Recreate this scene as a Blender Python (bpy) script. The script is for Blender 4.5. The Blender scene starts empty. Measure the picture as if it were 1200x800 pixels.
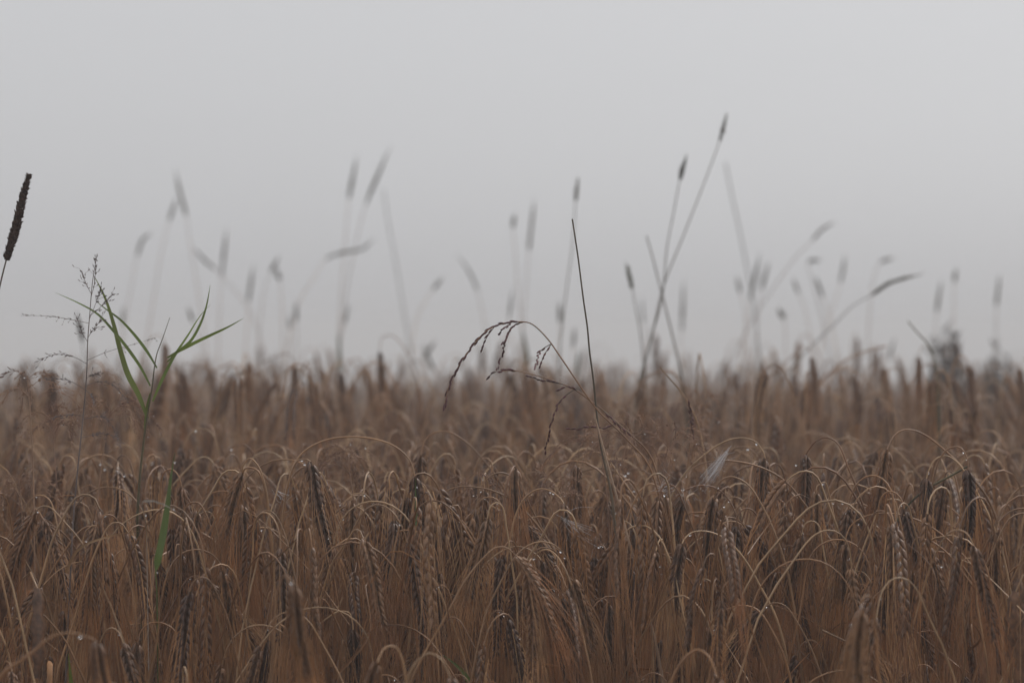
import bpy, math, random
import numpy as np

random.seed(7)
rng = np.random.default_rng(11)
S = bpy.context.scene
C = S.collection

# ------------------------------------------------------------------ camera, world, sun, exposure
CAM_Z = 0.97
HORIZON = 400.0            # row of the photograph (1200 x 800) that lies level with the lens
cam_data = bpy.data.cameras.new("camera")
cam = bpy.data.objects.new("camera", cam_data)
C.objects.link(cam)
cam.location = (0, 0, CAM_Z)
cam.rotation_euler = (math.radians(90), 0, 0)
cam_data.lens = 100
cam_data.sensor_width = 36
cam_data.clip_start = 0.05
cam_data.clip_end = 2000
cam_data.dof.use_dof = True
cam_data.dof.focus_distance = 2.62
cam_data.dof.aperture_fstop = 7.1
S.camera = cam

SUN_ELEV, SUN_ROT = math.radians(48), math.radians(45)
W = bpy.data.worlds.new("World")
S.world = W
W.use_nodes = True
nt = W.node_tree
nt.nodes.clear()
out = nt.nodes.new("ShaderNodeOutputWorld")
bg = nt.nodes.new("ShaderNodeBackground")
sky = nt.nodes.new("ShaderNodeTexSky")
sky.sky_type = 'NISHITA'
sky.sun_disc = False
sky.sun_elevation = SUN_ELEV
sky.sun_rotation = SUN_ROT
sky.air_density = 1.0
sky.dust_density = 4.0
hs = nt.nodes.new("ShaderNodeHueSaturation")      # the cloud deck greys the sky
hs.inputs['Saturation'].default_value = 0.10
mx = nt.nodes.new("ShaderNodeMix")
mx.data_type = 'RGBA'
mx.inputs[0].default_value = 0.6
mx.inputs[7].default_value = (6.3, 6.35, 6.6, 1)
nt.links.new(sky.outputs[0], hs.inputs['Color'])
nt.links.new(hs.outputs[0], mx.inputs[6])
nt.links.new(mx.outputs[2], bg.inputs['Color'])
bg.inputs['Strength'].default_value = 0.109
nt.links.new(bg.outputs[0], out.inputs['Surface'])

sun_data = bpy.data.lights.new("sun", 'SUN')
sun_data.energy = 0.8
sun_data.angle = math.radians(25)
sun_data.color = (1.0, 0.97, 0.93)
sun = bpy.data.objects.new("sun", sun_data)
C.objects.link(sun)
# light comes from ahead and to the right, high up, as in the sky texture
sun.rotation_euler = (math.radians(90) - SUN_ELEV, 0, math.pi - SUN_ROT)

S.view_settings.view_transform = 'Standard'
S.view_settings.look = 'None'
S.view_settings.exposure = 0.0
S.view_settings.gamma = 1.0
S.view_settings.use_curve_mapping = False
S.cycles.use_denoising = True
S.cycles.volume_bounces = 4
S.cycles.max_bounces = 8
S.cycles.diffuse_bounces = 3
S.cycles.transmission_bounces = 4
S.cycles.transparent_max_bounces = 8

# ------------------------------------------------------------------ materials
def mat_plant(name, cols, rough=0.6, noise_scale=60.0, spec=0.25, transl=0.0, grain=0.35, stretch=None):
    """cols: colours (linear) that plants of this kind take, one plant each; a noise gives blotches on each."""
    m = bpy.data.materials.new(name)
    m.use_nodes = True
    n = m.node_tree.nodes
    L = m.node_tree.links
    b = n['Principled BSDF']
    oi = n.new("ShaderNodeObjectInfo")
    at = n.new("ShaderNodeAttribute"); at.attribute_name = "tint"
    ad = n.new("ShaderNodeMath"); ad.operation = 'ADD'
    fr = n.new("ShaderNodeMath"); fr.operation = 'FRACT'
    L.new(oi.outputs['Random'], ad.inputs[0]); L.new(at.outputs['Fac'], ad.inputs[1]); L.new(ad.outputs[0], fr.inputs[0])
    rp = n.new("ShaderNodeValToRGB")
    cr = rp.color_ramp
    while len(cr.elements) > 1:
        cr.elements.remove(cr.elements[-1])
    k = len(cols)
    cr.elements[0].position = 0; cr.elements[0].color = (*cols[0], 1)
    for i in range(1, k):
        e = cr.elements.new(i / (k - 1)); e.color = (*cols[i], 1)
    L.new(fr.outputs[0], rp.inputs[0])
    tc = n.new("ShaderNodeTexCoord")
    mp = n.new("ShaderNodeMapping")
    if stretch: mp.inputs['Scale'].default_value = stretch
    L.new(tc.outputs['Object'], mp.inputs[0])
    nz = n.new("ShaderNodeTexNoise"); nz.inputs['Scale'].default_value = noise_scale; nz.inputs['Detail'].default_value = 4
    L.new(mp.outputs[0], nz.inputs['Vector'])
    mr = n.new("ShaderNodeMapRange")
    mr.inputs[1].default_value = 0.3; mr.inputs[2].default_value = 0.7
    mr.inputs[3].default_value = 1 - grain; mr.inputs[4].default_value = 1 + grain
    L.new(nz.outputs[0], mr.inputs[0])
    ml = n.new("ShaderNodeMix"); ml.data_type = 'RGBA'; ml.blend_type = 'MULTIPLY'; ml.inputs[0].default_value = 1
    L.new(rp.outputs[0], ml.inputs[6]); L.new(mr.outputs[0], ml.inputs[7])
    L.new(ml.outputs[2], b.inputs['Base Color'])
    b.inputs['Roughness'].default_value = rough
    b.inputs['Specular IOR Level'].default_value = spec
    if transl > 0:
        o = n['Material Output']
        tr = n.new("ShaderNodeBsdfTranslucent"); L.new(ml.outputs[2], tr.inputs[0])
        ms = n.new("ShaderNodeMixShader"); ms.inputs[0].default_value = transl
        L.new(b.outputs[0], ms.inputs[1]); L.new(tr.outputs[0], ms.inputs[2]); L.new(ms.outputs[0], o.inputs['Surface'])
    return m

M_STEM = mat_plant("straw_stalk", [(.31, .152, .064), (.46, .275, .145), (.195, .09, .038), (.38, .20, .092), (.25, .132, .064), (.54, .355, .20), (.23, .112, .049)], rough=.36, spec=.5, noise_scale=25, grain=.35)
M_EAR = mat_plant("barley_kernel_skin", [(.215, .108, .052), (.12, .061, .035), (.31, .168, .084), (.10, .051, .032), (.25, .127, .060), (.15, .078, .043)], rough=.4, spec=.5, noise_scale=180, grain=.5)
M_AWN = mat_plant("barley_bristle", [(.43, .20, .080), (.64, .39, .20), (.26, .11, .044), (.49, .25, .105), (.34, .145, .058)], rough=.42, spec=.45, noise_scale=30, grain=.4)
M_LEAF = mat_plant("withered_leaf", [(.35, .145, .05), (.42, .22, .10), (.25, .10, .035), (.37, .185, .078)], rough=.6, noise_scale=40, transl=.15, grain=.5, stretch=(1, 1, .15))
M_GREEN = mat_plant("reed_leaf_green", [(.20, .25, .025), (.09, .14, .04), (.16, .23, .035), (.11, .16, .045), (.21, .24, .03)], rough=.42, spec=.5, noise_scale=45, transl=.3, grain=.35, stretch=(1, 1, .2))
M_GSTEM = mat_plant("dark_reed_stalk", [(.10, .085, .045), (.12, .10, .05)], rough=.45, noise_scale=40, grain=.4)
M_DARK = mat_plant("dark_seed_husk", [(.13, .048, .055), (.15, .06, .058), (.08, .034, .04)], rough=.5, noise_scale=300, grain=.5)
M_SPIKE = mat_plant("dark_spike_husk", [(.075, .045, .035), (.09, .055, .04)], rough=.7, noise_scale=260, grain=.7)
M_DSTEM = mat_plant("thin_grass_stalk", [(.13, .10, .065), (.10, .075, .05), (.16, .12, .08)], rough=.45, noise_scale=30, grain=.3)
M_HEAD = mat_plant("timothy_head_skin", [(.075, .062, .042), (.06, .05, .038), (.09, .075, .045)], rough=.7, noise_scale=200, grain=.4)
M_FAINT = mat_plant("fog_paled_grass", [(.14, .125, .10), (.12, .11, .085), (.16, .14, .11)], rough=.7, noise_scale=200, grain=.4)  # colour lightened to imitate fog over the distant heads and stalks
M_OLIVE = mat_plant("olive_head_skin", [(.10, .10, .045), (.085, .09, .04)], rough=.7, noise_scale=200, grain=.4)
M_FINE = mat_plant("fine_panicle_branch", [(.30, .17, .115), (.38, .235, .15), (.24, .13, .09)], rough=.5, noise_scale=40, grain=.3)
M_FGREY = mat_plant("grey_panicle_branch", [(.17, .135, .13), (.20, .155, .14)], rough=.5, noise_scale=40, grain=.3)
M_SHRUB = mat_plant("dark_weed_leaf", [(.10, .085, .08), (.13, .11, .10)], rough=.7, noise_scale=50, grain=.4)
M_PALE = mat_plant("bleached_stalk", [(.48, .34, .25), (.42, .29, .2)], rough=.45, noise_scale=30, grain=.25)
M_WHITE = mat_plant("bleached_leaf", [(.62, .58, .52), (.55, .5, .45)], rough=.5, noise_scale=40, grain=.15)

M_WEB = bpy.data.materials.new("spider_silk"); M_WEB.use_nodes = True
b = M_WEB.node_tree.nodes['Principled BSDF']; b.inputs['Base Color'].default_value = (.85, .83, .84, 1); b.inputs['Roughness'].default_value = .4
M_DEW = bpy.data.materials.new("water_drop"); M_DEW.use_nodes = True
b = M_DEW.node_tree.nodes['Principled BSDF']; b.inputs['Base Color'].default_value = (1, 1, 1, 1)
b.inputs['Roughness'].default_value = .03; b.inputs['IOR'].default_value = 1.33; b.inputs['Transmission Weight'].default_value = 1.0

M_SOIL = bpy.data.materials.new("damp_soil"); M_SOIL.use_nodes = True
n = M_SOIL.node_tree.nodes; L = M_SOIL.node_tree.links; b = n['Principled BSDF']
tc = n.new("ShaderNodeTexCoord"); nz = n.new("ShaderNodeTexNoise"); nz.inputs['Scale'].default_value = 9; nz.inputs['Detail'].default_value = 8
rp = n.new("ShaderNodeValToRGB"); rp.color_ramp.elements[0].position = .35; rp.color_ramp.elements[0].color = (.035, .022, .014, 1)
rp.color_ramp.elements[1].position = .7; rp.color_ramp.elements[1].color = (.12, .075, .042, 1)
L.new(tc.outputs['Object'], nz.inputs['Vector']); L.new(nz.outputs[0], rp.inputs[0]); L.new(rp.outputs[0], b.inputs['Base Color'])
bp = n.new("ShaderNodeBump"); bp.inputs['Distance'].default_value = .03; L.new(nz.outputs[0], bp.inputs['Height']); L.new(bp.outputs[0], b.inputs['Normal'])
b.inputs['Roughness'].default_value = .9

SLOPE = 0.0120
def gz(y):
    """Height of the ground: level where the photographer stands, then falling gently away."""
    return -SLOPE * max(0.0, y - 3.5) if np.isscalar(y) else -SLOPE * np.maximum(0.0, y - 3.5)

# ------------------------------------------------------------------ geometry helpers (every face a quad)
def px(x, y, d):
    """The point at distance d whose place in the photograph is column x, row y."""
    k = 0.36 * d / 1200.0
    return np.array([(x - 600.0) * k, d, CAM_Z - (y - HORIZON) * k])

def unit(v):
    return v / (np.linalg.norm(v, axis=-1, keepdims=True) + 1e-12)

def smooth(pts, n):
    """Catmull-Rom curve through pts, n points evenly spaced along it."""
    p = np.asarray(pts, float)
    if len(p) == 2:
        return p[0] + (p[1] - p[0]) * np.linspace(0, 1, n)[:, None]
    h = np.sqrt(np.linalg.norm(np.diff(p, axis=0), axis=1)) + 1e-9      # centripetal knots: no overshoot where points lie unevenly
    dl = np.diff(p, axis=0) / h[:, None]
    m = np.empty_like(p); m[0] = dl[0]; m[-1] = dl[-1]
    m[1:-1] = (dl[:-1] * h[1:, None] + dl[1:] * h[:-1, None]) / (h[:-1] + h[1:])[:, None]
    o = []
    for i in range(len(p) - 1):
        t = np.linspace(0, 1, 14 if len(p) < 40 else 3, endpoint=False)[:, None]
        o.append((2 * t ** 3 - 3 * t ** 2 + 1) * p[i] + (t ** 3 - 2 * t ** 2 + t) * h[i] * m[i] + (3 * t ** 2 - 2 * t ** 3) * p[i + 1] + (t ** 3 - t ** 2) * h[i] * m[i + 1])
    o.append(p[-1][None])
    o = np.vstack(o)
    s = np.r_[0, np.cumsum(np.linalg.norm(np.diff(o, axis=0), axis=1))]
    t = np.linspace(0, s[-1], n)
    return np.stack([np.interp(t, s, o[:, k]) for k in range(3)], 1)

def frames(c):
    t = unit(np.gradient(c, axis=0))
    ref = np.array([0.13, 0.97, 0.21]) if abs(t[0][1]) < .9 else np.array([1.0, 0, 0])
    nn = np.zeros_like(c); v = unit(np.cross(t[0], ref))
    for i in range(len(c)):
        v = unit(v - t[i] * np.dot(v, t[i])); nn[i] = v
    return t, nn, np.cross(t, nn)

class MB:
    def __init__(self):
        self.v, self.f, self.n = [], [], 0
    def add(self, v, f):
        self.v.append(np.asarray(v, np.float32)); self.f.append(np.asarray(f, np.int32) + self.n); self.n += len(v)
    def tube(self, c, r, k=5):
        c = np.asarray(c, float); m = len(c)
        r = np.broadcast_to(np.asarray(r, float), (m,))
        t, a, b_ = frames(c)
        an = np.arange(k) * 2 * math.pi / k
        v = c[:, None, :] + r[:, None, None] * (np.cos(an)[None, :, None] * a[:, None, :] + np.sin(an)[None, :, None] * b_[:, None, :])
        i = np.arange(m - 1)[:, None] * k; j = np.arange(k)[None, :]; j2 = (j + 1) % k
        f = np.stack([i + j, i + j2, i + k + j2, i + k + j], -1).reshape(-1, 4)
        self.add(v.reshape(-1, 3), f)
    def grain(self, p, d, ln, w, k=5, flat=None):
        """A kernel: pointed spindle from p along d."""
        d = unit(np.asarray(d, float))
        ts = (0, .2, .55, .82, 1.0) if k > 4 else (0, .3, .7, 1.0)
        rs = (.3, .85, 1.0, .6, .1) if k > 4 else (.35, 1.0, .75, .1)
        c = p + d * (np.array(ts) * ln)[:, None]
        self.tube(c, np.array(rs) * w, k)
    def ribbon(self, c, w, side, fold=.25):
        """A leaf blade along c: three points across, folded along its midrib."""
        c = np.asarray(c, float); m = len(c)
        t = unit(np.gradient(c, axis=0))
        side = np.broadcast_to(side, c.shape)
        s = unit(side - t * np.sum(side * t, 1, keepdims=True)); up = np.cross(s, t)
        w = np.asarray(w)[:, None]
        v = np.stack([c - s * w + up * w * fold, c, c + s * w + up * w * fold], 1).reshape(-1, 3)
        i = np.arange(m - 1)[:, None] * 3; j = np.arange(2)[None, :]
        f = np.stack([i + j, i + j + 1, i + 4 + j, i + 3 + j], -1).reshape(-1, 4)
        self.add(v, f)
    def ball(self, p, r, k=8):
        a = np.linspace(0.12, math.pi - .12, 7)
        c = np.stack([np.zeros(7), np.zeros(7), np.cos(a)], 1) * r + p
        self.tube(c, np.sin(a) * r, k)
    def arrays(self):
        return np.vstack(self.v), np.vstack(self.f)
    def mesh(self, name, mat, origin=None):
        v, f = self.arrays()
        if origin is not None: v = v - np.asarray(origin, np.float32)
        return quad_mesh(name, v, f, [mat])
    def build(self, name, mat, parent=None, origin=None, label=None):
        o = bpy.data.objects.new(name, self.mesh(name, mat, origin)); C.objects.link(o)
        if parent is not None: o.parent = parent
        if label: o['label'] = label
        return o

def quad_mesh(name, v, f, mats, mi=None, tint=None):
    me = bpy.data.meshes.new(name)
    me.vertices.add(len(v)); me.vertices.foreach_set("co", v.astype(np.float32).ravel())
    me.loops.add(len(f) * 4); me.loops.foreach_set("vertex_index", f.astype(np.int32).ravel())
    me.polygons.add(len(f))
    me.polygons.foreach_set("loop_start", np.arange(len(f), dtype=np.int32) * 4)
    for m in mats: me.materials.append(m)
    if mi is not None: me.polygons.foreach_set("material_index", mi.astype(np.int32))
    me.polygons.foreach_set("use_smooth", np.ones(len(f), bool))
    if tint is not None:
        a = me.attributes.new("tint", 'FLOAT', 'POINT'); a.data.foreach_set("value", tint.astype(np.float32))
    me.update(calc_edges=True)
    return me

def thing(name, label, cat, loc=(0, 0, 0), group=None, rotz=0.0):
    o = bpy.data.objects.new(name, None); C.objects.link(o)
    o.empty_display_size = .05
    o.location = tuple(float(q) for q in loc); o.rotation_euler = (0, 0, rotz)
    o['label'] = label; o['category'] = cat
    if group: o['group'] = group
    return o

def dup(root, loc, rotz, sc, label, group):
    r = root.copy(); C.objects.link(r); r.location = loc; r.rotation_euler = (0, 0, rotz); r.scale = (sc, sc, sc)
    r['label'] = label; r['group'] = group
    for ch in list(root.children):
        c = ch.copy(); C.objects.link(c); c.parent = r
        for g in ch.children:
            d = g.copy(); C.objects.link(d); d.parent = c
    return r

# ------------------------------------------------------------------ setting: soil and air
def make_ground():
    nx = 60
    xs = np.concatenate([np.linspace(-220, -6, 10), np.linspace(-5, 5, 41), np.linspace(6, 220, 10)])
    ys = np.concatenate([np.linspace(-40, -.5, 6), np.linspace(0, 9, 46), np.linspace(10, 330, 14)])
    X, Y = np.meshgrid(xs, ys)
    Z = .012 * np.sin(X * 9.1 + np.sin(Y * 5)) * np.sin(Y * 7.7 + 1.3 * np.sin(X * 4)) + .006 * rng.standard_normal(X.shape) - .02 + gz(Y)
    v = np.stack([X, Y, Z], -1).reshape(-1, 3)
    i = (np.arange(len(ys) - 1)[:, None] * len(xs) + np.arange(len(xs) - 1)[None, :]).ravel()
    f = np.stack([i, i + 1, i + len(xs) + 1, i + len(xs)], 1)
    o = bpy.data.objects.new("ground", quad_mesh("ground", v, f, [M_SOIL])); C.objects.link(o)
    o['kind'] = 'structure'; o['label'] = 'bare damp brown soil the barley stands on'
make_ground()

HAZE = 0.0155
hm = bpy.data.materials.new("fog_air"); hm.use_nodes = True
hn = hm.node_tree; hn.nodes.clear()
ho = hn.nodes.new("ShaderNodeOutputMaterial"); hv = hn.nodes.new("ShaderNodeVolumePrincipled")
hv.inputs['Density'].default_value = HAZE
hv.inputs['Color'].default_value = (.985, .988, .992, 1)
hv.inputs['Anisotropy'].default_value = 0.2
hn.links.new(hv.outputs[0], ho.inputs['Volume'])
hx = np.array([(x, y, z) for x in (-225, 225) for y in (-45, 335) for z in (-5.2, 1.9)], float)
hf = np.array([[0, 1, 3, 2], [4, 6, 7, 5], [0, 4, 5, 1], [2, 3, 7, 6], [0, 2, 6, 4], [1, 5, 7, 3]])
hz = bpy.data.objects.new("haze", quad_mesh("haze", hx, hf, [hm])); C.objects.link(hz)
hz.data.polygons.foreach_set("use_smooth", np.zeros(6, bool))
hz['kind'] = 'stuff'; hz['label'] = 'pale grey morning fog lying over the field'

# ------------------------------------------------------------------ barley: curve, ear, leaf
def nod_curve(H, lean0, lean1, archL, end, earL, wob, n_st=14, n_ear=14):
    """A stalk nodding towards +x; returns stalk points and ear points, lowest stalk point at the origin."""
    up = 0.34
    ds = 0.004
    s1 = np.arange(0, up, ds); th1 = lean0 + (lean1 - lean0) * (s1 / up) ** 1.6
    s2 = np.arange(0, archL, ds); u = s2 / archL; th2 = lean1 + (end - lean1) * (u * u * (3 - 2 * u))
    s3 = np.arange(0, earL, ds); th3 = end + (math.pi * 1.0 - end) * .6 * (s3 / earL)
    th = np.r_[th1, th2, th3]
    x = np.cumsum(np.sin(th)) * ds; z = np.cumsum(np.cos(th)) * ds
    z += H - z.max()
    low = z[0]
    x0 = low * math.tan(lean0) * .6
    x = x + x0
    q = np.linspace(0, 1, len(x))
    y = wob[0] * .030 * np.sin(2.2 * q * (1 + wob[1] * .5)) * q + .0016 * np.sin(19 * q + 5 * wob[1]) + .001 * np.sin(41 * q + 9 * wob[0])
    x = x + .0016 * np.sin(23 * q + 7 * wob[0]); z = z + .001 * np.sin(31 * q + 4 * wob[1]) * q
    top = np.stack([x, y, z], 1)
    base = np.array([0, 0, 0.0]); mid = np.array([x0 * .4 + wob[1] * .006, wob[0] * .006, low * .5])
    k = len(s1) + len(s2)
    k1 = len(s1) - 8; na = max(5, int(n_st * .62))
    st = np.vstack([smooth([base, mid, top[0]], 5)[:-1], smooth(top[:k1:6], n_st - na)[:-1], smooth(top[k1 - 2:k:2], na)])
    st[-1] = top[k - 1]
    ear = smooth(top[k - 1::3], n_ear)
    return st, ear

def add_ear(mk, ma, ear, rg, side, nodes=26, w=1.0, awn_len=.095, awns=True, awn_spread=1.0):
    """Kernels in a herring-bone along ear into mk, bristles into ma."""
    c = smooth(ear, nodes)
    t = unit(np.gradient(c, axis=0))
    mk.tube(smooth(ear, 8), .0012, 4)
    down = np.array([0, 0, -1.0])
    for i in range(nodes):
        T = t[i]; Sd = unit(side - T * np.dot(side, T)); N = np.cross(T, Sd)
        sg = 1 if i % 2 else -1
        f = i / (nodes - 1)
        size = w * (.72 + .5 * math.sin(math.pi * min(1, .12 + f * .88)) ** .7) * (1 - .25 * f)
        for l in (0, -1, 1):
            tilt = .40 + .08 * rg.standard_normal()
            d = unit(T + Sd * sg * tilt * (1 if l == 0 else .55) + N * l * .42)
            p = c[i] + Sd * sg * .0016 + N * l * .0016
            ln = (.0105 if l == 0 else .0092) * size; wd = (.00165 if l == 0 else .0014) * size
            mk.grain(p, d, ln, wd, 5 if l == 0 else 4)
            if awns and (l == 0 or rg.random() < .5):
                q = p + d * ln * .95
                la = awn_len * (.8 + .5 * rg.random()) * (1.0 - .15 * f)
                d2 = unit(T * 1.0 + (d - T) * .45 * awn_spread + .10 * rg.standard_normal(3) * (.4 + awn_spread))
                d3 = unit(T * .7 + down * .5 + (d - T) * .3 * awn_spread + .16 * rg.standard_normal(3) * (.3 + awn_spread))
                a = np.stack([q, q + d2 * la * .33, q + d2 * la * .33 + unit(d2 + d3) * la * .33, q + d2 * la * .33 + unit(d2 + d3) * la * .33 + d3 * la * .34])
                ma.tube(a, np.array([.00034, .0003, .00023, .0001]), 3)

def leaf_curve(p, az, rg, ln):
    d = np.array([math.cos(az), math.sin(az), 0])
    up = .25 + .5 * rg.random()
    a = p + d * ln * .18 + np.array([0, 0, ln * up * .45])
    b_ = a + d * ln * .25 + np.array([0, 0, ln * (.05 - .2 * rg.random())])
    c = b_ + d * ln * .10 * rg.random() + np.array([.01 * rg.standard_normal(), .01 * rg.standard_normal(), -ln * (.35 + .2 * rg.random())])
    return [p, a, b_, c]

def leaf_mesh(mb, p, az, rg, ln=.16, w=.0035, n=14):
    c = smooth(leaf_curve(p, az, rg, ln), n)
    f = np.linspace(0, 1, n)
    wd = w * np.clip(1.15 * (1 - f) ** .6 * (.6 + .6 * np.sqrt(f)), .06, 1.2)
    tw = az + math.pi / 2 + (1.2 + 1.8 * rg.random()) * f * rg.choice([-1, 1])
    side = np.stack([np.cos(tw), np.sin(tw), .35 * np.sin(3 * f)], 1)
    mb.ribbon(c, wd, side, fold=.35)

PLANTS = "nodding barley plants at the front of the field"
def barley_parts(root, st, ear, rg, side=None, dew=0, mats=None, ear_w=1.0, awn_len=.075, leaves=1, spread=1.0):
    """stem, ear > awns, leaf children under root; the points are in root's own space."""
    ms, me_, ma, ml = mats or (M_STEM, M_EAR, M_AWN, M_LEAF)
    b1 = MB(); m = len(st)
    r = np.linspace(.00135, .00062, m)
    b1.tube(st, r, 6)
    b1.build("stem", ms, root)
    if side is None:
        az = rg.random() * math.pi * 2; side = np.array([math.cos(az), math.sin(az), .1])
    mk, ma_ = MB(), MB()
    add_ear(mk, ma_, ear, rg, side, w=ear_w, awn_len=awn_len, awn_spread=spread)
    eo = mk.build("ear", me_, root)
    ma_.build("awns", ma, eo)
    for _ in range(leaves):
        lb = MB()
        hs_ = st[:, 2]; tgt = (.42 + .36 * rg.random()) * hs_.max()
        i = int(np.argmin(np.abs(hs_[:m // 2 + 4] - tgt)))
        leaf_mesh(lb, st[i], rg.random() * 6.28, rg, ln=.13 + .12 * rg.random(), w=.0020 + .0015 * rg.random())
        lb.build("leaf", ml, root)
    if dew:
        db = MB()
        for _ in range(dew):
            if rg.random() < .5:
                p = ear[rg.integers(0, len(ear))] + .006 * rg.standard_normal(3)
            else:
                p = st[-1 - rg.integers(0, 6)] - np.array([0, 0, .0012])
            db.ball(p, .0008 + .0008 * rg.random())
        db.build("dew_drop", M_DEW, root)["kind"] = "stuff"

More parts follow.
